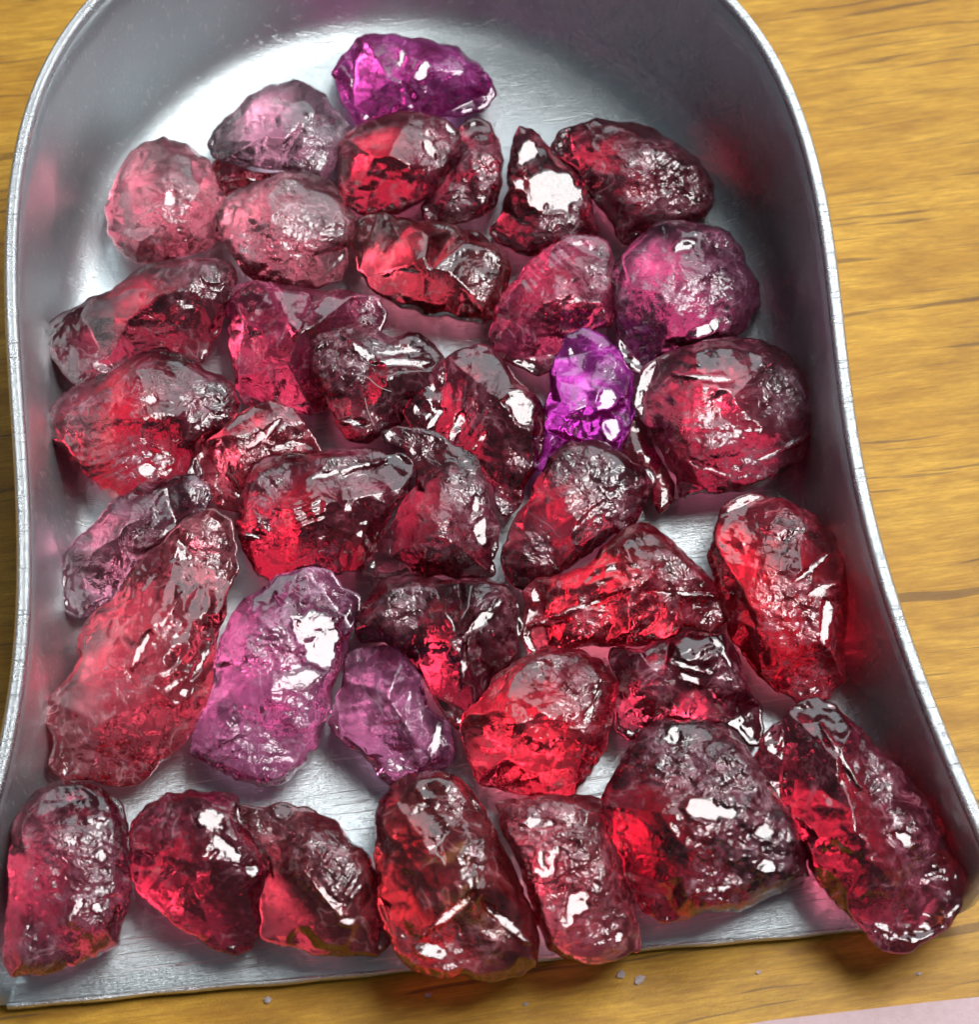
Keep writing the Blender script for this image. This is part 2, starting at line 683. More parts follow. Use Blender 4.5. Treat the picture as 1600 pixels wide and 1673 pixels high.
def interp_facets(P, outline, feats):
    pts = [Vector((float(x), float(y))) for x, y in outline] + [Vector((float(f[0]), float(f[1]))) for f in feats]
    hs = np.r_[np.zeros(len(outline)), [f[2] for f in feats]]
    n = len(outline)
    rv, _, rf, ov, _, _ = delaunay_2d_cdt(pts, [(i, (i + 1) % n) for i in range(n)], [], 1, 1e-4)
    rvv = np.array([[v[0], v[1]] for v in rv])
    hh = np.array([hs[src[0]] if src else 0.0 for src in ov])
    H = np.zeros(len(P))
    for f in rf:
        a, b, c = rvv[f[0]], rvv[f[1]], rvv[f[2]]
        det = (b[1] - c[1]) * (a[0] - c[0]) + (c[0] - b[0]) * (a[1] - c[1])
        if abs(det) < 1e-9:
            continue
        u = ((b[1] - c[1]) * (P[:, 0] - c[0]) + (c[0] - b[0]) * (P[:, 1] - c[1])) / det
        v = ((c[1] - a[1]) * (P[:, 0] - c[0]) + (a[0] - c[0]) * (P[:, 1] - c[1])) / det
        w = 1 - u - v
        m = (u > -1e-6) & (v > -1e-6) & (w > -1e-6)
        H[m] = (u * hh[f[0]] + v * hh[f[1]] + w * hh[f[2]])[m]
    return H


SP = 2.7          # spacing of the surface points, in hundredths of the traced width


def chip_outline(poly, seed):
    """resample a traced outline and chip it irregularly"""
    P = np.array(poly, float)
    n = len(P)
    seg = np.linalg.norm(np.roll(P, -1, 0) - P, axis=1)
    cum = np.r_[0, np.cumsum(seg)]
    m = int(cum[-1] / SP)
    s = np.arange(m) / m * cum[-1]
    Q = np.stack([np.interp(s, cum, np.r_[P[:, i], P[0, i]]) for i in (0, 1)], 1)
    for _ in range(1):                         # round the traced corners a little
        Q = 0.25 * np.roll(Q, 1, 0) + 0.5 * Q + 0.25 * np.roll(Q, -1, 0)
    t = np.roll(Q, -1, 0) - np.roll(Q, 1, 0)
    t /= np.linalg.norm(t, axis=1)[:, None] + 1e-9
    nr = np.stack([t[:, 1], -t[:, 0]], 1)
    k = facet(Q[:, 0] / 34, Q[:, 1] / 34, seed) * 11.0 + facet(Q[:, 0] / 15, Q[:, 1] / 15, seed + 2) * 4.5 + facet(Q[:, 0] / 8, Q[:, 1] / 8, seed + 3) * 2.0
    ar = 0.5 * np.sum(Q[:, 0] * np.roll(Q[:, 1], -1) - np.roll(Q[:, 0], -1) * Q[:, 1])
    grow = 4.0 * (1 if ar > 0 else -1)
    return Q + nr * (k + grow)[:, None]


def ray_plane(px, py, P0, n):
    d = ray(px, py)
    t = ((P0 - CAM) @ n) / (d @ n)
    return CAM + d * t[:, None]


SURF = []


def stone(seed, outline, feats, zc=0.30, bev=(9, 15), crinkle=(), ripple=(), mirror=(), chips=5.0, rough=0.5,
          tilt=0.25, belly=1.0, name="rough_garnet", mat=None):
    """build one broken stone: traced outline, own ridges, thickness along the depth, resting on the pan"""
    O = chip_outline(outline, seed)
    A = np.array(outline, float)
    lo, hi = O.min(0), O.max(0)
    rng = np.random.RandomState(seed)

    def grid(sp):
        xs = np.arange(lo[0], hi[0], sp)
        ys = np.arange(lo[1], hi[1], sp * 0.866)
        G = np.array([(x + (sp / 2 if j % 2 else 0), y) for j, y in enumerate(ys) for x in xs])
        G += rng.uniform(-0.22, 0.22, G.shape) * sp
        d, ins = seg_dist(G, O)
        m = ins & (d > 0.6 * sp)
        return G[m], d[m]

    T, dT = grid(SP)
    B, dB = grid(SP * 2.6)
    nO = len(O)

    def tri(inner):
        pts = [Vector(p.tolist()) for p in O] + [Vector(p.tolist()) for p in inner]
        rv, _, rf, ov, _, _ = delaunay_2d_cdt(pts, [(i, (i + 1) % nO) for i in range(nO)],
                                              [list(range(nO))], 1, 1e-5)
        mp = [src[0] if src else -1 for src in ov]
        return [tuple(mp[i] for i in f) for f in rf if all(mp[i] >= 0 for i in f)]

    ft, fb = tri(T), tri(B)
    P = np.r_[O, T]
    d = np.r_[np.zeros(nO), dT]
    # ridges: wander a little, never ruler-straight
    W = P + np.stack([fbm(P[:, 0] / 45, P[:, 1] / 45, seed + 31, 3), fbm(P[:, 0] / 45, P[:, 1] / 45, seed + 57, 3)], 1) * 5
    _, insw = seg_dist(W, A)
    W[~insw] = P[~insw]
    h = 0
    for ox, oy in ((0, 0), (1.1, .4)):
        h = h + interp_facets(W + np.array([ox, oy]), A, feats) * 0.5
    bw, bh = bev
    k = np.clip(d / bw, 0, 1)
    edge = np.sqrt(np.clip(1 - (1 - k) ** 2, 0, 1))
    bh = bh * np.clip(0.85 + 1.6 * facet(P[:, 0] / 40, P[:, 1] / 40, seed + 19), 0.25, 1.7)
    H = h * np.clip(k * 1.4, 0, 1) + bh * edge
    # large cleavage planes that cut the lump
    hm = np.percentile(H, 97)
    cc = A.mean(0)
    ext = (A.max(0) - A.min(0)) / 2
    def cut(c, nx, ny, hc):
        nonlocal H
        pl = hc - (P[:, 0] - c[0]) * nx - (P[:, 1] - c[1]) * ny + 1.2 * fbm(P[:, 0] / 22, P[:, 1] / 22, seed + 44, 2)
        H = np.minimum(H, np.maximum(pl, 3.0 * edge))
    th0 = rng.uniform(0, 6.28)
    for q in range(6):
        th = th0 + q * 1.0472 + rng.uniform(-0.35, 0.35)
        dr_ = np.array([math.cos(th), math.sin(th)])
        c = cc + dr_ * ext * rng.uniform(0.36, 0.58)
        i0 = np.argmin((P[:, 0] - c[0]) ** 2 + (P[:, 1] - c[1]) ** 2)
        sl = rng.uniform(0.35, 0.95)
        cut(c, dr_[0] * sl, dr_[1] * sl, H[i0] * rng.uniform(0.80, 0.96))
    cut(cc, rng.uniform(-0.22, 0.22), rng.uniform(-0.22, 0.22), hm * 0.90)
    inner = np.clip(d / 14, 0, 1)
    # broad shell-like breaks over the whole stone
    wx, wy = P[:, 0] + 8 * fbm(P[:, 0] / 20, P[:, 1] / 20, seed + 2), P[:, 1] + 8 * fbm(P[:, 0] / 20, P[:, 1] / 20, seed + 4)
    c1, id1 = scallop(wx / 58, wy / 50, seed)
    c2, id2 = scallop(wx / 24, wy / 20, seed + 40)
    sel = np.clip(fbm(P[:, 0] / 70, P[:, 1] / 70, seed + 71, 2) * 3 + 0.5, 0, 1)
    H += inner * chips * (2.2 * facet(P[:, 0] / 62, P[:, 1] / 62, seed) + 0.7 * sel * (c2 - 0.3) + 0.35 * (id1 - 0.5)
                          + 1.3 * facet(P[:, 0] / 27, P[:, 1] / 27, seed + 15) * (0.3 + sel))
    sel2 = np.clip(fbm(P[:, 0] / 50, P[:, 1] / 50, seed + 75, 2) * 3 + 0.2, 0.0, 1)
    H += inner * sel2 * (1.9 * facet(P[:, 0] / 12, P[:, 1] / 12, seed + 25) + 1.0 * (id2 - 0.5))
    H += inner * rough * fbm(P[:, 0] / 14, P[:, 1] / 14, seed + 6, 2)
    CR = np.zeros(len(P))
    # crinkled zones
    for (cx, cy_, r, amp) in crinkle:
        g = np.exp(-(((wx - cx) ** 2 + (wy - cy_) ** 2) / (r * r)) ** 1.5)
        a, ida = scallop(wx / 21, wy / 14, seed + 80)
        b, idb = scallop(wx / 8.0, wy / 7.5, seed + 90)
        CR += inner * g * amp * (3.2 * (a - 0.3) + 0.9 * (b - 0.3) + 2.2 * (ida - 0.5) + 0.6 * (idb - 0.5) + 3.6 * facet(wx / 24, wy / 16, seed + 83))
    for (cx, cy_, r, ang, lam, amp) in ripple:
        g = np.exp(-(((P[:, 0] - cx) ** 2 + (P[:, 1] - cy_) ** 2) / (r * r)) ** 1.5)
        ca, sa = math.cos(math.radians(ang)), math.sin(math.radians(ang))
        q = (P[:, 0] - cx) * ca + (P[:, 1] - cy_) * sa
        q2 = -(P[:, 0] - cx) * sa + (P[:, 1] - cy_) * ca
        ph = q / lam + 0.7 * fbm(P[:, 0] / 40, P[:, 1] / 40, seed + 8, 2) + q2 * q2 / (lam * 420)
        saw = np.abs((ph - np.floor(ph)) - 0.68) ** 0.8
        CR += inner * g * amp * (saw * 5.0 - 1.5) * (0.6 + vnoise(q / 30, q2 / 60, seed + 9))
    crk = np.clip(sum([np.exp(-(((P[:, 0] - c[0]) ** 2 + (P[:, 1] - c[1]) ** 2) / (c[2] * c[2])) ** 1.5) * c[3] for c in crinkle], np.zeros(len(P))), 0, 1)
    # to real space: seat plane, then up along the depth
    cx0, cy0 = A.mean(0)
    C0 = at(cx0, cy0, zc)
    n0 = np.array([0, -tilt, 1.0])
    S = ray_plane(P[:, 0], P[:, 1], C0, n0)
    dirs = S - CAM
    dist = np.linalg.norm(dirs, axis=1)
    dirs /= dist[:, None]
    px = dist.mean() * HALF / 800
    V = S - dirs * (H * px)[:, None]
    # crinkled skins lie on slopes that face the window
    for (mx, my, r, amp) in crinkle:
        if amp < 0.85:
            continue
        g = np.exp(-(((wx - mx) ** 2 + (wy - my) ** 2) / (r * r)) ** 1.5) * min(0.8, 0.35 + 0.28 * amp) * np.clip(d / 12, 0, 1)
        V0 = V[np.argmin((P[:, 0] - mx) ** 2 + (P[:, 1] - my) ** 2)]
        lv = (KEY - V0) / np.linalg.norm(KEY - V0)
        vv = (CAM - V0) / np.linalg.norm(CAM - V0)
        hn = (lv + vv) / np.linalg.norm(lv + vv)
        V = V * (1 - g[:, None]) + ray_plane(P[:, 0], P[:, 1], V0, hn) * g[:, None]
    V = V - dirs * (CR * px)[:, None]
    # clean cleavage faces that throw the window back
    for (mx, my, rx, ry, ang) in mirror:
        ca, sa = math.cos(math.radians(ang)), math.sin(math.radians(ang))
        q = ((P[:, 0] - mx) * ca + (P[:, 1] - my) * sa) / rx
        q2 = (-(P[:, 0] - mx) * sa + (P[:, 1] - my) * ca) / ry
        rr = np.maximum(np.abs(q * 0.9 + q2 * 0.35), np.sqrt(q * q + q2 * q2) * 0.95) + fbm(P[:, 0] / 16, P[:, 1] / 16, seed + 12, 3) * 0.6
        g = np.clip((1.15 - rr) / 0.22, 0, 1)
        i0 = np.argmin((P[:, 0] - mx) ** 2 + (P[:, 1] - my) ** 2)
        V0 = V[i0]
        lv = (KEY - V0) / np.linalg.norm(KEY - V0)
        vv = (CAM - V0) / np.linalg.norm(CAM - V0)
        hn = (lv + vv) / np.linalg.norm(lv + vv)
        Vp = ray_plane(P[:, 0], P[:, 1], V0, hn)
        big = rx * ry > 320 or rx + ry > 60
        micro = fbm(P[:, 0] / 12, P[:, 1] / 12, seed + 13, 2) * (0.004 if big else 0.003)
        micro = micro + facet(P[:, 0] / 16, P[:, 1] / 16, seed + 14) * (0.006 if big else 0.005)
        micro = micro + fbm(P[:, 0] / 34, P[:, 1] / 34, seed + 16, 2) * 0.016
        Vp -= dirs * micro[:, None]
        g *= np.clip(d / 10, 0, 1)
        V = V * (1 - g[:, None]) + Vp * g[:, None]
        crk *= 1 - g
    # keep the crest above the pan and inside the light
    V[:nO, 2] = np.maximum(V[:nO, 2], 0.03 + lip_at(V[:nO]))
    # underside
    Sb = ray_plane(B[:, 0], B[:, 1], C0, n0)
    kb = np.clip(dB / (bw * 1.5), 0, 1)
    eb = np.sqrt(np.clip(1 - (1 - kb) ** 2, 0, 1))
    db_ = Sb - CAM
    db_ /= np.linalg.norm(db_, axis=1)[:, None]
    c3, _ = scallop(B[:, 0] / 60, B[:, 1] / 52, seed + 101)
    dep = (zc + 0.06) * belly * eb * (1.05 - 0.35 * c3) / np.abs(db_[:, 2])
    Vb = Sb + db_ * dep[:, None]
    zmin = 0.006 + lip_at(Vb)
    low = Vb[:, 2] < zmin
    tt = (zmin - CAM[2]) / db_[:, 2]
    Vb[low] = (CAM + db_ * tt[:, None])[low]
    verts = np.r_[V, Vb]
    nT = len(V)
    base = V[:nO].mean(0)
    base = np.array([base[0], base[1], 0.0])
    faces = [f[::-1] for f in ft] + [tuple(i if i < nO else i - nO + nT for i in f) for f in fb]
    me = bpy.data.meshes.new(name)
    me.from_pydata((verts - base).tolist(), [], faces)
    fix(me)
    me.attributes.new("crinkle", 'FLOAT', 'POINT').data.foreach_set("value", np.r_[crk, np.zeros(len(Vb))])
    if mat:
        me.materials.append(mat)
    SURF.append((P, V))
    o = bpy.data.objects.new(name, me)
    o.location = base.tolist()
    COL.objects.link(o)
    return o


def lip_at(V):
    dd = (FL[:2] - V[:, :2]) @ fnrm
    k = np.clip((LW - dd) / LW, 0, 1)
    return -0.072 * k ** 1.6


# ------------------------------------------------------------------ gem colours (light that survives a path through the stone)
G = {}
for nm, args in {
    'red': dict(col=(0.82, 0.045, 0.25), dens=3.6, milk=0.13, milk_col=(0.42, 0.014, 0.075)),
    'bright': dict(col=(0.92, 0.03, 0.20), dens=2.9, milk=0.16, milk_col=(0.68, 0.008, 0.06)),
    'dark': dict(col=(0.75, 0.05, 0.24), dens=3.9, milk=0.16, milk_col=(0.30, 0.015, 0.055)),
    'brown': dict(col=(0.80, 0.09, 0.22), dens=3.5, milk=0.15, milk_col=(0.36, 0.03, 0.045)),
    'orange': dict(col=(0.90, 0.18, 0.32), dens=2.6, milk=0.17, milk_col=(0.60, 0.06, 0.10)),
    'pink': dict(col=(0.88, 0.32, 0.44), dens=2.3, milk=0.22, milk_col=(0.50, 0.17, 0.21)),
    'rose': dict(col=(0.88, 0.12, 0.36), dens=3.1, milk=0.22, milk_col=(0.55, 0.035, 0.15)),
    'plum': dict(col=(0.80, 0.15, 0.34), dens=3.1, milk=0.16, milk_col=(0.36, 0.05, 0.11)),
    'mauve': dict(col=(0.80, 0.19, 0.48), dens=2.9, milk=0.18, milk_col=(0.36, 0.07, 0.17)),
    'clear': dict(col=(0.85, 0.22, 0.42), dens=2.3, milk=0.15, milk_col=(0.48, 0.12, 0.22)),
    'lilac': dict(col=(0.80, 0.42, 0.56), dens=2.1, milk=0.26, milk_col=(0.36, 0.24, 0.29)),
    'violet': dict(col=(0.88, 0.09, 0.66), dens=2.6, milk=0.20, milk_col=(0.62, 0.03, 0.42)),
    'magenta': dict(col=(0.92, 0.05, 0.82), dens=2.2, milk=0.24, milk_col=(0.82, 0.01, 0.62)),
    'purple': dict(col=(0.90, 0.27, 0.60), dens=2.2, milk=0.20, milk_col=(0.60, 0.13, 0.34)),
    'stained': dict(col=(0.84, 0.13, 0.20), dens=3.2, milk=0.18, milk_col=(0.50, 0.05, 0.07), stain=1.0),
}.items():
    G[nm] = gem_material("garnet " + nm, seed=len(G) * 2.3, **args)

GRP = "rough garnets heaped in the scoop"
ST = [
 # 1
 dict(m='violet', label="violet rough stone farthest back, against the rear wall of the scoop", zc=.42,
  o=[(549,120),(560,92),(585,68),(615,57),(650,57),(700,66),(745,80),(780,105),(800,130),(808,155),(795,172),(760,186),(715,189),(680,182),(650,186),(615,205),(598,212),(575,190),(556,165)],
  f=[(600,95,38),(650,110,62),(720,118,66),(765,135,52),(640,160,40),(720,140,64)],
  c=[(650,95,34,.8),(745,112,34,.9),(690,150,25,.5)], mi=[(690,115,9,16,20),(655,98,6,14,10)]),
 # 2
 dict(m='lilac', label="greyish lilac stone with a broad dull face, second row, left of the violet one", zc=.40,
  o=[(343,240),(350,215),(370,193),(405,165),(440,143),(478,136),(505,143),(530,158),(548,185),(572,205),(572,230),(552,248),(545,275),(525,290),(498,284),(455,276),(410,268),(372,262),(350,254)],
  f=[(370,250,30),(440,172,45),(500,190,60),(520,262,44),(430,258,56),(395,255,44)],
  c=[(525,215,45,.9),(505,265,35,.9),(450,160,30,.4)]),
 # 2b
 dict(m='bright', label="deep red sliver showing from under the greyish lilac stone", zc=.22,
  o=[(352,268),(380,272),(420,281),(462,287),(440,292),(415,304),(395,316),(372,318),(360,298)],
  f=[(385,290,22),(415,292,22)], chips=3),
 # 17b
 dict(m='bright', label="bright scarlet chip squeezed between the magenta prism and the big plum red stone", zc=.30,
  o=[(1016,742),(1026,706),(1038,688),(1050,698),(1066,728),(1086,762),(1098,792),(1094,822),(1078,836),(1070,800),(1050,768),(1030,752)],
  f=[(1042,715,30),(1060,755,34),(1082,800,26)], chips=4),
 # 3
 dict(m='pink', label="pale pink rounded stone at the back left, beside the left wall", zc=.36,
  o=[(172,345),(180,315),(200,285),(212,255),(235,235),(268,226),(300,232),(340,262),(352,300),(368,322),(362,350),(360,385),(338,408),(300,420),(262,430),(225,425),(195,405),(178,375)],
  f=[(240,262,42),(300,262,48),(235,315,70),(300,330,72),(325,310,55),(230,390,42),(300,390,48)],
  c=[(275,335,45,1.1),(210,385,30,.6)], mi=[(280,325,10,14,20)], st=1),
 # 4
 dict(m='pink', label="rose pink stone with a bumpy silver crease, just right of the pale pink one", zc=.38,
  o=[(356,352),(368,330),(395,312),(430,298),(462,283),(500,283),(535,300),(556,325),(578,360),(575,385),(566,405),(570,430),(552,460),(515,468),(480,466),(430,462),(405,445),(385,422),(364,395)],
  f=[(400,335,40),(470,302,52),(540,345,50),(545,375,60),(480,378,72),(410,370,62),(400,400,46),(470,430,35)],
  c=[(470,385,60,1.2),(400,395,35,1.4),(545,372,25,1.3),(470,298,28,1.0)]),
 # 5
 dict(m='red', label="dark red stone with a flat smoky grey upper face, in front of the violet one", zc=.44,
  o=[(552,268),(556,245),(566,222),(590,205),(620,195),(650,186),(700,184),(732,196),(750,215),(748,250),(732,278),(715,308),(690,328),(650,346),(605,352),(572,335),(556,305)],
  f=[(575,262,44),(610,200,30),(655,200,42),(690,205,58),(720,220,60),(640,262,66),(690,248,82),(712,275,60),(640,320,34)],
  c=[(705,235,40,1.3),(735,205,20,1.2)], mi=[(701,240,7,18,-25),(738,212,8,8,0)], chips=3),
 # 6
 dict(m='dark', label="near-black purple stone with a pebbled silver side, behind the smoky grey faced one", zc=.36,
  o=[(756,212),(772,202),(798,206),(812,224),(820,262),(818,300),(806,332),(780,350),(735,362),(695,356),(690,338),(715,318),(735,288),(750,255)],
  f=[(780,220,30),(795,262,48),(780,285,60),(745,300,60),(735,335,40),(785,330,34)],
  c=[(785,275,45,1.5),(750,318,35,1.2)]),
 # 7
 dict(m='dark', label="pointed stone with a blazing white triangular face and a tan foot", zc=.40,
  o=[(836,262),(838,230),(850,208),(868,212),(890,238),(905,255),(930,275),(952,300),(966,330),(968,355),(975,378),(950,398),(915,398),(880,416),(845,412),(815,396),(808,378),(822,345),(828,310)],
  f=[(852,225,30),(865,262,34),(890,262,44),(845,318,62),(905,285,72),(948,325,62),(900,345,76),(880,375,52),(940,365,48)],
  c=[(905,360,50,1.3),(865,250,25,1.0)], mi=[(895,308,58,32,8),(862,248,17,22,20)], st=1),
 # 8
 dict(m='dark', label="dark red stone with a wrinkled grey top, at the back right by the wall", zc=.42,
  o=[(904,240),(915,220),(940,204),(975,200),(1015,202),(1050,208),(1085,222),(1120,245),(1148,270),(1162,300),(1160,335),(1148,352),(1125,360),(1085,364),(1055,376),(1030,396),(1012,385),(990,350),(968,318),(945,290),(922,262)],
  f=[(945,235,42),(1000,235,58),(1040,240,66),(1090,265,68),(1135,300,56),(1060,300,76),(1010,300,60),(1100,338,48),(1040,345,40)],
  c=[(1080,280,55,1.4),(1120,320,45,1.3),(1000,250,35,.8),(1045,325,30,1.0)], r=[(1100,300,60,62,9,.5)]),
 # 9
 dict(m='mauve', label="round plum stone with an etched face, below the wrinkled dark one at the right", zc=.38,
  o=[(1004,450),(1015,420),(1038,395),(1065,374),(1110,364),(1155,366),(1190,378),(1210,400),(1218,430),(1240,465),(1238,495),(1218,535),(1195,552),(1165,556),(1120,572),(1080,585),(1045,605),(1022,590),(1010,560),(1003,510)],
  f=[(1045,420,50),(1110,395,62),(1170,400,66),(1195,440,66),(1190,500,60),(1120,490,76),(1060,480,64),(1050,540,46),(1140,535,54)],
  c=[(1110,470,65,.8),(1185,470,40,1.3),(1175,520,35,1.2),(1180,395,25,1.2)], r=[(1075,475,28,50,6,1.0)], mi=[(1118,402,16,9,-20),(1152,540,26,13,-20)]),
 # 10
 dict(m='brown', label="brownish red block with a flat hazy top, centre of the second row", zc=.34,
  o=[(576,395),(588,362),(625,354),(665,360),(700,362),(745,375),(785,388),(815,402),(832,430),(828,475),(815,505),(792,524),(748,522),(700,514),(650,500),(612,470),(585,440)],
  f=[(610,385,40),(690,385,56),(770,405,62),(805,425,52),(790,450,70),(700,448,70),(640,420,52),(700,490,36),(790,490,44)],
  c=[(805,425,25,1.1),(790,470,22,1.2),(720,455,25,.7)], chips=3),
 # 11
 dict(m='rose', label="raspberry stone with long slanting streaks, left of the round plum one", zc=.38,
  o=[(803,545),(808,510),(828,480),(855,448),(890,412),(925,392),(965,385),(992,395),(1003,425),(1003,480),(996,530),(965,545),(920,553),(908,600),(880,612),(845,600),(815,578)],
  f=[(850,478,46),(920,418,58),(980,420,50),(968,470,70),(900,480,76),(980,520,46),(920,525,56),(860,545,50)],
  c=[(975,450,38,1.5),(925,480,32,1.2),(880,510,40,.7)], r=[(900,455,60,125,12,.9)]),
 # 12
 dict(m='dark', label="long dark slab with a smooth maroon face and silvery edge, leaning at the left wall", zc=.40,
  o=[(74,545),(100,522),(150,492),(200,462),(250,435),(300,424),(340,421),(370,432),(384,455),(382,492),(368,505),(355,540),(330,590),(318,588),(270,572),(232,578),(190,605),(150,622),(128,632),(108,608),(88,580)],
  f=[(95,548,28),(135,595,52),(210,565,64),(262,550,70),(340,485,72),(368,455,50),(300,455,66),(200,490,44),(150,545,50),(310,560,34)],
  c=[(350,450,40,1.2),(230,560,60,.6),(300,500,24,.9),(165,605,34,.9),(320,440,40,.8)], chips=2),
 # 13
 dict(m='rose', label="large cloudy magenta-pink block, centre left behind the silver crowned stone", zc=.36,
  o=[(374,495),(388,470),(412,461),(460,466),(520,474),(575,480),(612,488),(630,512),(618,540),(600,562),(575,590),(560,620),(545,650),(528,668),(508,680),(470,660),(430,665),(402,662),(385,630),(378,570)],
  f=[(400,495,44),(470,490,60),(580,505,48),(600,520,36),(480,560,72),(410,580,52),(420,640,40),(480,630,58)],
  c=[(600,505,26,1.1),(420,600,45,.6)], chips=4),
 # 14
 dict(m='dark', label="nearly black stone with a bright silver crown of ridges, dead centre", zc=.48,
  o=[(508,590),(512,560),(530,548),(560,532),(592,532),(612,545),(640,556),(662,545),(685,545),(702,565),(728,592),(715,620),(690,645),(668,672),(655,690),(632,705),(600,722),(572,716),(550,690),(535,650),(515,620)],
  f=[(525,570,50),(570,555,58),(612,590,84),(680,565,66),(680,590,78),(600,612,88),(530,610,60),(690,610,56),(600,650,54),(640,665,40)],
  c=[(530,580,30,1.7),(570,605,40,1.5),(620,570,40,1.2),(600,690,30,1.0)], mi=[(597,578,34,9,42),(655,592,38,7,2),(650,575,36,6,-5),(577,690,20,6,5)], r=[(655,580,30,88,9,1.0)]),
 # 15
 dict(m='red', label="red rhomb-shaped stone crossed by silvery ribs, right of the silver crowned one", zc=.46,
  o=[(660,672),(678,645),(705,612),(735,585),(762,568),(790,562),(812,578),(838,608),(866,640),(888,675),(892,705),(880,740),(872,775),(858,800),(845,830),(825,838),(808,800),(785,770),(750,735),(715,712),(680,702)],
  f=[(690,668,40),(735,610,52),(790,590,50),(800,645,74),(860,670,58),(850,700,74),(770,690,70),(830,770,60),(720,690,52),(870,740,40)],
  c=[(780,655,45,.8),(845,750,28,1.3),(820,815,25,1.4)], r=[(750,690,70,22,26,1.6)], mi=[(852,668,20,26,-30),(747,700,9,28,28),(787,718,5,20,38),(709,688,6,22,40)]),
 # 16
 dict(m='magenta', label="small vivid magenta prism standing out among the red stones, with two white facets", zc=.44,
  o=[(888,700),(895,665),(903,625),(915,575),(925,548),(952,541),(985,546),(1003,565),(1022,590),(1032,625),(1030,665),(1022,700),(1008,732),(985,735),(955,725),(928,722),(908,740),(888,765),(878,770),(884,735)],
  f=[(940,560,50),(985,570,44),(945,640,66),(975,640,70),(1010,640,62),(1005,690,56),(960,700,56),(910,690,44)],
  c=[(1000,600,26,1.0)], mi=[(993,652,20,17,-10),(1000,700,16,20,25)], chips=6),
 # 17
 dict(m='plum', label="big plum red stone with wavy layered ridges, biggest at the right wall", zc=.44,
  o=[(1040,640),(1055,605),(1085,585),(1120,570),(1165,556),(1205,552),(1245,562),(1280,578),(1308,608),(1318,645),(1336,680),(1332,708),(1312,730),(1305,755),(1270,780),(1235,798),(1195,805),(1150,800),(1115,812),(1106,785),(1092,748),(1070,712),(1044,680)],
  f=[(1080,625,52),(1160,585,56),(1240,595,60),(1290,640,62),(1300,690,56),(1250,650,80),(1150,620,76),(1130,690,72),(1160,740,76),(1240,745,66),(1110,740,50),(1210,780,44)],
  c=[(1280,650,45,1.4),(1140,690,45,1.0),(1230,770,45,1.3),(1180,755,45,.8)], r=[(1200,690,100,82,34,1.8)], mi=[(1160,618,44,5,6),(1165,768,32,6,22),(1275,735,48,4,-25)]),
 # 18
 dict(m='red', label="large dark red stone with pitted craggy relief, beside the left wall below the long slab", zc=.44,
  o=[(78,700),(86,672),(112,645),(150,625),(190,605),(228,582),(262,572),(300,585),(345,612),(375,630),(392,660),(378,690),(345,712),(320,745),(330,775),(290,790),(250,812),(205,832),(180,815),(150,780),(120,750),(92,725)],
  f=[(112,680,46),(180,635,60),(250,600,62),(320,640,60),(360,660,48),(280,690,82),(200,700,84),(150,720,70),(240,760,66),(200,800,44),(320,715,50)],
  c=[(240,640,45,.9),(340,650,45,1.2),(230,760,60,1.4),(150,690,40,.8),(120,660,30,.7)], r=[(175,750,45,70,13,1.2)], mi=[(238,768,12,12,0),(245,655,10,8,0)]),
 # 19
 dict(m='bright', label="pinkish red stone with a dark silver-edged right flank, wedged above the bowl-shaped one", zc=.36,
  o=[(316,755),(328,728),(355,702),(380,682),(405,668),(440,660),(480,668),(502,688),(518,715),(528,742),(498,738),(450,742),(415,755),(400,780),(395,812),(388,835),(362,830),(335,805),(318,782)],
  f=[(350,740,46),(390,695,54),(440,690,62),(490,690,50),(420,725,70),(380,770,56),(360,800,40)],
  c=[(460,700,40,1.1),(420,740,35,1.2),(360,780,30,.6)], mi=[(435,708,36,5,-42)]),
 # 20
 dict(m='red', label="clear red stone with a bowl-shaped hollow and silvery rim, centre left", zc=.44,
  o=[(385,855),(392,820),(402,785),(425,758),(460,748),(500,745),(550,738),(600,738),(645,742),(672,755),(676,775),(662,805),(640,835),(622,870),(600,905),(578,928),(545,938),(505,942),(470,952),(440,950),(415,930),(398,895)],
  f=[(425,790,56),(490,775,72),(560,760,66),(630,765,54),(520,800,62),(600,820,52),(490,850,82),(560,890,62),(430,880,60),(480,920,40)],
  c=[(430,850,35,1.2),(560,760,50,1.2),(440,790,35,1.2),(520,905,50,.8)], r=[(500,845,36,78,11,1.6)], mi=[(416,876,22,5,5),(565,768,55,5,-14)]),
 # 21
 dict(m='dark', label="dark wine stone with a leaf-shaped silver flake on its right side, middle of the heap", zc=.40,
  o=[(628,712),(650,698),(682,700),(712,712),(745,730),(775,752),(795,785),(802,835),(818,865),(812,895),(800,915),(805,938),(770,940),(720,938),(680,940),(640,950),(612,958),(592,930),(612,900),(635,868),(655,830),(682,800),(688,765),(665,740)],
  f=[(670,725,40),(730,750,58),(770,790,62),(790,860,58),(740,830,76),(690,860,66),(650,900,48),(740,910,52),(785,905,50)],
  c=[(760,800,55,.9),(720,880,45,1.0),(785,860,35,1.3),(690,715,35,.8)], mi=[(786,868,12,26,-8),(778,820,6,16,0)]),
 # 22
 dict(m='dark', label="deep red stone with glassy striated top and a scarlet left edge, below the magenta prism", zc=.42,
  o=[(822,925),(824,890),(840,855),(862,822),(882,790),(900,755),(922,730),(950,722),(985,728),(1020,742),(1052,765),(1066,785),(1055,815),(1042,845),(1028,866),(1000,865),(978,885),(945,912),(910,935),(880,948),(862,962),(838,955)],
  f=[(870,850,46),(920,760,58),(990,755,58),(1035,790,50),(985,815,78),(930,830,78),(880,900,58),(960,870,56),(850,920,40)],
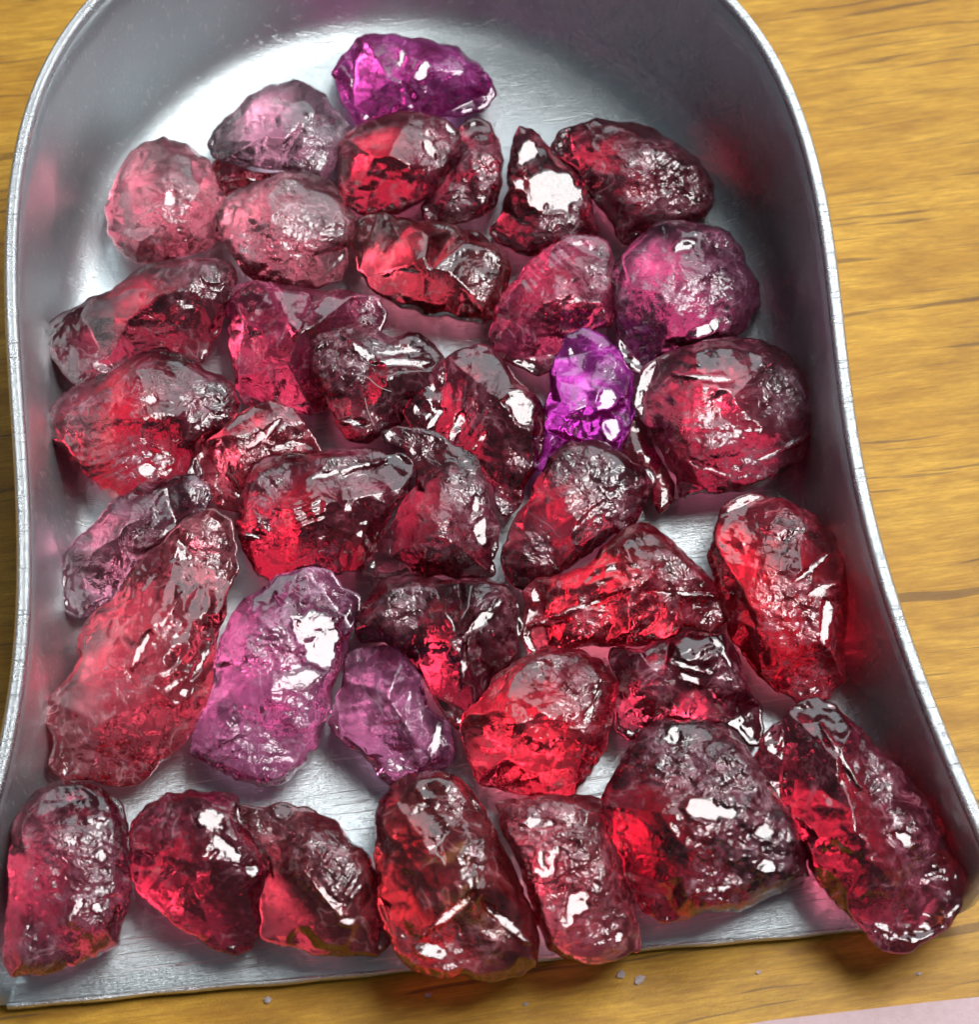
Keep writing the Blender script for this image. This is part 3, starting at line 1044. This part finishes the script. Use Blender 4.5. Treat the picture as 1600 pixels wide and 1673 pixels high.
  c=[(960,790,60,.9),(1000,840,40,1.2),(880,900,40,1.0),(920,760,25,1.2)], r=[(980,850,50,50,12,1.2)]),
 # 23
 dict(m='clear', label="pale clear lilac stone with a purple grey tip, half under the long salmon one", zc=.32,
  o=[(96,975),(98,935),(115,900),(145,868),(175,838),(210,808),(245,790),(285,782),(318,780),(338,795),(345,818),(328,838),(290,862),(258,890),(225,915),(198,948),(185,975),(162,1000),(130,1010),(108,1000)],
  f=[(130,940,44),(180,870,56),(240,825,60),(310,805,46),(240,860,56),(190,920,50),(140,985,30)],
  c=[(318,810,28,1.4),(230,840,40,.7),(150,930,40,.5)], r=[(185,900,45,10,18,.9)]),
 # 24
 dict(m='orange', label="long salmon red stone with silvery lengthwise ridges, largest at the left side", zc=.44,
  o=[(74,1175),(85,1140),(112,1110),(135,1075),(132,1040),(150,1010),(188,978),(205,945),(235,912),(270,882),(310,848),(345,836),(375,852),(386,890),(384,935),(368,975),(362,1020),(352,1065),(358,1105),(342,1150),(315,1192),(285,1225),(250,1258),(228,1280),(190,1285),(150,1272),(105,1268),(82,1250),(90,1215)],
  f=[(110,1165,50),(160,1080,58),(220,960,62),(310,880,70),(360,890,50),(345,960,64),(280,980,84),(220,1070,90),(160,1150,80),(280,1110,76),(220,1180,66),(140,1230,50),(220,1250,36),(320,1090,50)],
  c=[(350,900,40,1.4),(200,1110,45,1.0),(250,1040,35,.9),(170,1220,55,.7),(280,1180,40,.6)], r=[(290,1030,95,28,26,1.8)], mi=[(228,1065,34,7,-60),(272,1010,26,5,-58),(330,1080,5,34,32)]),
 # 25
 dict(m='purple', label="large purple stone with a brilliant white patch, left of centre in the fourth row", zc=.42,
  o=[(314,1200),(330,1172),(345,1135),(352,1090),(358,1045),(378,1005),(402,975),(435,958),(455,938),(495,932),(540,936),(562,960),(590,975),(590,1000),(578,1028),(562,1050),(552,1095),(540,1140),(528,1180),(518,1215),(492,1250),(462,1275),(425,1283),(385,1272),(345,1248),(318,1228)],
  f=[(375,1045,50),(440,980,58),(530,960,52),(550,1010,56),(490,1020,84),(440,1080,80),(400,1150,66),(480,1150,78),(360,1200,48),(430,1240,46),(510,1100,66)],
  c=[(430,1065,50,1.6),(430,1230,75,1.2),(500,1160,45,.9),(380,1200,50,.9),(520,955,40,.7)], mi=[(518,1040,34,50,-20),(500,1105,14,10,0)]),
 # 26
 dict(m='purple', label="small violet-pink fan-shaped chip touching the large purple stone on its right", zc=.34,
  o=[(540,1180),(550,1150),(562,1110),(572,1075),(590,1060),(625,1055),(652,1062),(672,1090),(690,1125),(705,1160),(728,1185),(738,1215),(736,1245),(712,1262),(680,1268),(645,1282),(628,1272),(600,1245),(570,1215)],
  f=[(565,1170,44),(600,1090,40),(650,1085,42),(660,1150,64),(700,1190,52),(715,1225,46),(640,1210,58),(600,1200,52)],
  c=[(650,1250,35,1.3),(705,1225,30,1.3),(650,1180,40,.7)], mi=[(712,1215,8,28,15)], r=[(630,1130,50,60,20,.8)]),
 # 27
 dict(m='dark', label="blackish red stone whose silver creases meet in a Y, centre of the heap", zc=.44,
  o=[(582,1005),(598,985),(618,965),(630,945),(665,940),(705,945),(750,948),(795,945),(828,958),(846,985),(848,1030),(838,1070),(818,1105),(790,1135),(768,1165),(755,1190),(735,1172),(712,1140),(690,1105),(665,1065),(630,1050),(592,1050),(580,1030)],
  f=[(640,975,56),(700,965,60),(790,965,58),(828,985,52),(755,1042,92),(690,1015,74),(640,1010,62),(700,1070,66),(810,1060,60),(760,1140,54)],
  c=[(800,1005,35,1.3),(755,1055,22,1.4),(660,985,50,1.0),(650,1010,45,.9)], mi=[(790,1010,40,8,-42),(758,1085,5,40,3)]),
 # 28
 dict(m='bright', label="wide bright red stone with long white streaks, right of the centre", zc=.46,
  o=[(860,1050),(858,1010),(862,968),(878,952),(915,942),(955,925),(985,898),(1010,872),(1045,860),(1078,872),(1108,895),(1138,925),(1165,955),(1180,985),(1182,1015),(1160,1030),(1120,1022),(1090,1045),(1040,1055),(990,1052),(950,1056),(910,1062),(878,1078)],
  f=[(890,980,52),(960,950,58),(1010,915,62),(1060,885,52),(1110,930,62),(1165,975,50),(1100,965,80),(1010,985,86),(920,1010,76),(1040,1005,78),(930,1040,44),(1020,1030,48)],
  c=[(1110,940,50,1.3),(960,1005,55,1.0),(1060,960,50,.8),(1150,1000,30,1.2)], r=[(1020,990,95,72,26,1.5)], mi=[(955,990,75,5,-20),(1115,970,58,4,4),(900,1015,28,6,-5)]),
 # 29
 dict(m='bright', label="tall red and black stone with silver slashes, against the right wall", zc=.46,
  o=[(1160,905),(1168,870),(1180,835),(1205,812),(1245,808),(1285,822),(1330,845),(1362,872),(1382,905),(1384,955),(1378,1005),(1378,1060),(1375,1110),(1355,1140),(1310,1145),(1270,1132),(1245,1105),(1218,1065),(1192,1030),(1175,970)],
  f=[(1200,880,56),(1250,835,56),(1330,875,60),(1365,920,52),(1290,920,86),(1225,950,78),(1350,1000,66),(1290,1010,84),(1350,1080,54),(1270,1080,66),(1300,1120,44),(1240,1030,60)],
  c=[(1330,1000,50,1.5),(1290,1030,50,1.1),(1260,960,40,1.0),(1320,1110,40,1.0),(1290,860,45,.9)], r=[(1320,940,50,58,26,1.5),(1250,1010,45,80,18,.8)], mi=[(1325,930,45,5,-38),(1345,962,32,5,-22),(1352,1010,10,34,5)]),
 # 30
 dict(m='bright', label="glowing scarlet roundish stone, clearest and brightest red of all, behind the front row", zc=.42,
  o=[(755,1195),(762,1165),(788,1142),(808,1115),(835,1092),(868,1070),(900,1056),(945,1066),(985,1085),(1008,1112),(1005,1150),(992,1190),(985,1230),(962,1268),(940,1302),(905,1305),(870,1300),(820,1285),(785,1275),(768,1240)],
  f=[(790,1180,50),(850,1110,62),(930,1085,60),(980,1115,56),(960,1180,66),(890,1160,84),(820,1220,60),(940,1240,56),(870,1260,46)],
  c=[(950,1130,45,1.2),(890,1090,40,.9),(960,1180,30,1.0),(830,1190,40,.5)], mi=[(975,1130,5,18,15),(962,1165,5,16,35)]),
 # 31
 dict(m='red', label="cherry red stone with a silver-edged right side, tucked under the wide bright one", zc=.36,
  o=[(1000,1060),(1050,1058),(1095,1048),(1125,1026),(1160,1034),(1185,1030),(1202,1065),(1218,1105),(1238,1150),(1248,1190),(1240,1215),(1222,1220),(1205,1195),(1180,1178),(1140,1176),(1090,1172),(1050,1185),(1030,1205),(1012,1190),(1008,1150),(1012,1110),(1000,1085)],
  f=[(1040,1080,50),(1110,1060,66),(1170,1050,56),(1200,1110,54),(1230,1180,40),(1150,1110,76),(1080,1120,58),(1110,1160,42),(1180,1150,50)],
  c=[(1070,1110,35,.9),(1185,1100,35,1.2)], r=[(1160,1080,45,60,20,1.4)], mi=[(1125,1088,5,34,-68),(1178,1060,5,44,-32),(1130,1110,20,6,35)]),
 # 32
 dict(m='dark', label="sparkling silver-topped dark stone with a scarlet left side and two dark hollows", zc=.50,
  o=[(986,1320),(992,1285),(1010,1250),(1030,1220),(1048,1192),(1075,1176),(1115,1178),(1160,1180),(1190,1195),(1215,1225),(1240,1262),(1272,1300),(1300,1340),(1318,1390),(1322,1432),(1290,1450),(1250,1462),(1210,1485),(1165,1492),(1110,1500),(1082,1508),(1055,1490),(1035,1455),(1018,1415),(1000,1370)],
  f=[(1025,1280,56),(1080,1205,60),(1170,1205,60),(1230,1280,68),(1290,1360,62),(1110,1300,96),(1090,1340,84),(1200,1370,94),(1160,1440,84),(1280,1430,56),(1150,1475,50),(1060,1420,56),(1130,1380,84)],
  c=[(1080,1230,55,1.3),(1200,1340,75,1.9),(1250,1410,60,1.9),(1110,1260,50,1.4),(1200,1250,45,1.4),(1170,1440,50,1.4)], mi=[(1158,1322,40,16,12),(1250,1360,14,12,0),(1170,1452,30,5,-12),(1255,1415,16,10,0),(1100,1200,14,12,0)]),
 # 33
 dict(m='red', label="long ruby red stone jutting over the front lip at the right corner", zc=.46,
  o=[(1236,1240),(1250,1205),(1275,1178),(1305,1150),(1335,1142),(1365,1155),(1395,1182),(1430,1220),(1470,1262),(1508,1300),(1535,1345),(1552,1385),(1575,1435),(1570,1475),(1548,1510),(1515,1535),(1478,1552),(1445,1548),(1412,1518),(1382,1488),(1350,1450),(1325,1415),(1310,1370),(1285,1320),(1255,1280)],
  f=[(1270,1215,46),(1330,1165,50),(1380,1235,80),(1440,1330,88),(1470,1400,82),(1540,1420,52),(1490,1340,66),(1430,1250,56),(1320,1290,64),(1380,1400,70),(1430,1500,54),(1510,1490,52)],
  c=[(1475,1370,45,1.4),(1520,1430,45,1.1),(1430,1270,50,.9),(1390,1260,22,1.1),(1470,1470,40,.7)], mi=[(1478,1370,12,18,-40),(1376,1238,4,50,-32)], chips=6),
 # 34
 dict(m='plum', label="mauve red stone with radiating splinters, at the bottom left corner", zc=.42,
  o=[(6,1560),(10,1520),(18,1470),(16,1420),(22,1365),(40,1315),(62,1292),(95,1280),(135,1280),(168,1292),(195,1318),(202,1350),(208,1400),(212,1440),(208,1480),(195,1510),(196,1545),(160,1562),(115,1575),(60,1590),(20,1594)],
  f=[(50,1340,50),(100,1300,50),(165,1320,56),(110,1385,84),(170,1400,66),(60,1420,64),(150,1470,74),(80,1480,66),(170,1530,42),(50,1560,40),(110,1540,52)],
  c=[(100,1390,45,1.2),(160,1395,35,1.4),(150,1470,55,1.6),(70,1440,45,.9),(60,1540,50,.9)], mi=[(165,1400,12,12,-30),(125,1485,7,20,30),(158,1482,10,10,0)]),
 # 35
 dict(m='red', label="dark cherry oval with a cracked white band, second along the front lip from the left", zc=.38,
  o=[(210,1375),(220,1345),(240,1315),(272,1298),(310,1292),(350,1295),(385,1303),(388,1340),(410,1365),(430,1402),(436,1428),(428,1470),(424,1515),(412,1548),(385,1556),(345,1540),(300,1510),(262,1490),(230,1465),(213,1425)],
  f=[(250,1335,46),(320,1312,54),(370,1320,56),(385,1370,76),(325,1375,74),(418,1430,62),(320,1430,60),(270,1420,52),(390,1500,46),(330,1490,40)],
  c=[(345,1345,35,.8),(395,1405,30,.9),(275,1330,35,.8)], mi=[(345,1342,26,20,35),(372,1388,9,30,-45),(412,1422,14,12,0)], chips=3, r=[(360,1370,45,40,16,.7)]),
 # 36
 dict(m='brown', label="dark garnet with a finely lined silver slope and amber glow, third along the front lip", zc=.38,
  o=[(392,1315),(430,1318),(465,1312),(505,1322),(545,1345),(575,1375),(605,1398),(615,1440),(628,1500),(640,1540),(615,1560),(565,1556),(515,1552),(470,1542),(432,1530),(430,1480),(442,1430),(432,1395),(412,1362),(392,1335)],
  f=[(430,1340,56),(490,1335,50),(560,1375,58),(590,1430,56),(480,1400,82),(560,1500,74),(520,1430,80),(590,1500,50),(470,1490,52),(540,1535,34)],
  c=[(440,1365,40,1.4),(550,1430,45,1.0),(520,1395,50,1.2)], r=[(545,1430,60,38,12,1.3)], mi=[(540,1470,48,8,48),(570,1505,14,8,0)], chips=3),
 # 37
 dict(m='stained', label="tall rusty-topped stone with a white arch-shaped edge, overhanging the middle of the front lip", zc=.48,
  o=[(616,1345),(622,1310),(640,1285),(672,1268),(710,1262),(742,1266),(765,1290),(790,1320),(808,1360),(828,1400),(848,1445),(868,1495),(880,1540),(876,1575),(845,1592),(800,1600),(755,1588),(715,1594),(680,1582),(652,1556),(636,1520),(622,1465),(618,1400)],
  f=[(645,1330,52),(690,1290,56),(740,1295,60),(780,1380,72),(785,1470,92),(720,1350,80),(690,1440,78),(740,1500,80),(850,1530,60),(690,1550,54),(780,1560,50),(650,1480,50),(820,1450,60)],
  c=[(740,1560,65,1.6),(800,1520,40,1.0),(785,1400,30,1.1),(650,1540,30,1.1),(745,1310,25,.9)], mi=[(738,1490,44,7,-38),(826,1506,46,7,42),(705,1552,22,12,10),(770,1300,5,30,-25)]),
 # 38
 dict(m='orange', label="coral stone frosted with sparkling white patches, overhanging the front lip right of the rusty-topped one", zc=.42,
  o=[(812,1312),(840,1305),(880,1300),(925,1300),(965,1303),(985,1315),(992,1345),(1000,1385),(1015,1425),(1030,1470),(1042,1520),(1044,1552),(1010,1566),(965,1575),(920,1562),(895,1548),(884,1520),(872,1480),(852,1430),(836,1380),(820,1345)],
  f=[(840,1330,44),(920,1320,54),(965,1340,56),(880,1400,76),(970,1420,70),(910,1490,80),(1000,1500,60),(1010,1540,42),(920,1530,56)],
  c=[(890,1380,60,1.7),(950,1420,60,1.6),(930,1490,60,1.5),(990,1520,40,1.2),(860,1340,35,1.0)], mi=[(880,1345,26,10,0),(890,1410,20,28,20),(945,1475,14,22,40),(928,1505,16,10,0),(1012,1530,8,10,0)]),
]
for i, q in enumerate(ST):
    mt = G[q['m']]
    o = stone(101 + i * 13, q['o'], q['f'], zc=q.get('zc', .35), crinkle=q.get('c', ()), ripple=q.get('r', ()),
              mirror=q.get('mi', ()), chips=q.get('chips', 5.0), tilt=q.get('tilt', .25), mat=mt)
    tag(o, q['label'], "gemstone", GRP)

# sheet of pink paper reaching into the corner of the picture
pp = [at(x, y, TABLE_Z)[:2] for x, y in ((1120, 1690), (1260, 1668), (1400, 1652), (1520, 1638), (1640, 1626), (1760, 1612), (1790, 1780), (1090, 1800))]
pv = [(x, y, TABLE_Z + z) for z in (0.004, 0.022) for x, y in pp]
k = len(pp)
pf = [tuple(range(k, 2 * k)), tuple(range(k - 1, -1, -1))] + [(j, (j + 1) % k, k + (j + 1) % k, k + j) for j in range(k)]
me = bpy.data.meshes.new("pink_paper")
me.from_pydata(pv, [], pf)
fix(me, False)
tag(link("pink_paper", me, cloth_material()), "edge of a pale pink sheet lying on the wood at the bottom right corner", "paper")


# ------------------------------------------------------------------ lint threads and flecks
LINT = new_mat("white lint")
_p = N(LINT[1], 'ShaderNodeBsdfPrincipled')
_p.inputs['Base Color'].default_value = (0.50, 0.42, 0.42, 1)
_p.inputs['Roughness'].default_value = 0.6
L(LINT[1], _p.outputs[0], LINT[2].inputs[0])
AP = np.concatenate([p for p, v in SURF])
AV = np.concatenate([v for p, v in SURF])


def on_stone(x, y):
    d = np.hypot(AP[:, 0] - x, AP[:, 1] - y)
    c = np.where(d < 5)[0]
    if len(c) == 0:
        c = [int(np.argmin(d))]
    v = AV[c][np.argmin(np.linalg.norm(AV[c] - CAM, axis=1))]
    dr = ray(x, y)
    dr = dr / np.linalg.norm(dr)
    return CAM + dr * (np.linalg.norm(v - CAM) - 0.012)


def thread(pts, label, rad=0.0034):
    C = np.array(pts, float)
    t = np.linspace(0, len(C) - 1, (len(C) - 1) * 6 + 1)
    cr = []
    for q in t:
        i = min(int(q), len(C) - 2)
        f = q - i
        p0, p1, p2, p3 = C[max(i - 1, 0)], C[i], C[i + 1], C[min(i + 2, len(C) - 1)]
        cr.append(0.5 * ((2 * p1) + (p2 - p0) * f + (2 * p0 - 5 * p1 + 4 * p2 - p3) * f * f + (3 * p1 - p0 - 3 * p2 + p3) * f ** 3))
    W = np.array([on_stone(x, y) for x, y in cr])
    for _ in range(3):
        W[1:-1] = 0.25 * W[:-2] + 0.5 * W[1:-1] + 0.25 * W[2:]
    tg = np.gradient(W, axis=0)
    tg /= np.linalg.norm(tg, axis=1)[:, None] + 1e-9
    a = np.cross(tg, F_)
    a /= np.linalg.norm(a, axis=1)[:, None] + 1e-9
    b = np.cross(tg, a)
    base = W.mean(0)
    vs, fs = [], []
    for i in range(len(W)):
        rr = rad * (0.5 if i in (0, len(W) - 1) else 1)
        for j in range(5):
            g = j * 2 * math.pi / 5
            vs.append((W[i] + (a[i] * math.cos(g) + b[i] * math.sin(g)) * rr - base).tolist())
    for i in range(len(W) - 1):
        for j in range(5):
            fs.append((i * 5 + j, (i + 1) * 5 + j, (i + 1) * 5 + (j + 1) % 5, i * 5 + (j + 1) % 5))
    fs += [tuple(range(5)), tuple((len(W) - 1) * 5 + j for j in range(5))]
    me = bpy.data.meshes.new("lint_thread")
    me.from_pydata(vs, [], fs)
    fix(me)
    o = link("lint_thread", me, LINT[0])
    o.location = base.tolist()
    tag(o, label, "lint", "stray threads of lint on the stones")


thread([(566, 602), (575, 597), (588, 600), (592, 610), (580, 612), (600, 616), (618, 632), (640, 640)],
       "curly white thread looped over the silver crowned stone")
thread([(596, 650), (600, 668), (606, 684), (612, 696)], "short thread hanging down the front of the silver crowned stone", 0.003)
thread([(222, 862), (228, 872), (234, 868), (232, 878), (222, 876), (230, 884)], "tiny curled knot of thread on the pale lilac stone", 0.0028)
thread([(728, 1362), (722, 1374), (714, 1380), (712, 1394), (722, 1402), (727, 1414)], "bent thread lying on the tall rusty-topped stone", 0.0045)
FLK = [(1015, 1592, .05), (1045, 1600, .07), (700, 1626, .04), (436, 1634, .05), (1240, 1588, .03), (1500, 1590, .03), (860, 1640, .03)]
FL_L = ["pale dust fleck on the wood below the coral stone, left one of a close pair",
        "largest pale dust fleck on the wood, below the right edge of the coral stone",
        "pale dust fleck on the wood below the tall rusty-topped stone",
        "pale dust fleck on the wood below the front lip, farthest left of all",
        "tiny dust fleck on the wood below the silver-topped dark stone",
        "tiny dust fleck on the wood below the long ruby stone, farthest right of all",
        "tiny dust fleck on the wood between the rusty-topped and coral stones"]
for i, (x, y, sz) in enumerate(FLK):
    rg = random.Random(i)
    bm = bmesh.new()
    bmesh.ops.create_icosphere(bm, subdivisions=1, radius=1)
    for v in bm.verts:
        v.co = Vector((v.co.x * sz * rg.uniform(.3, 1), v.co.y * sz * rg.uniform(.2, .7), (v.co.z + 0.9) * sz * rg.uniform(.1, .3)))
    me = bpy.data.meshes.new("dust_fleck")
    bm.to_mesh(me)
    bm.free()
    o = link("dust_fleck", me, LINT[0])
    o.location = at(x, y, TABLE_Z + 0.001).tolist()
    tag(o, FL_L[i], "dust", "dust flecks on the wood in front of the scoop")
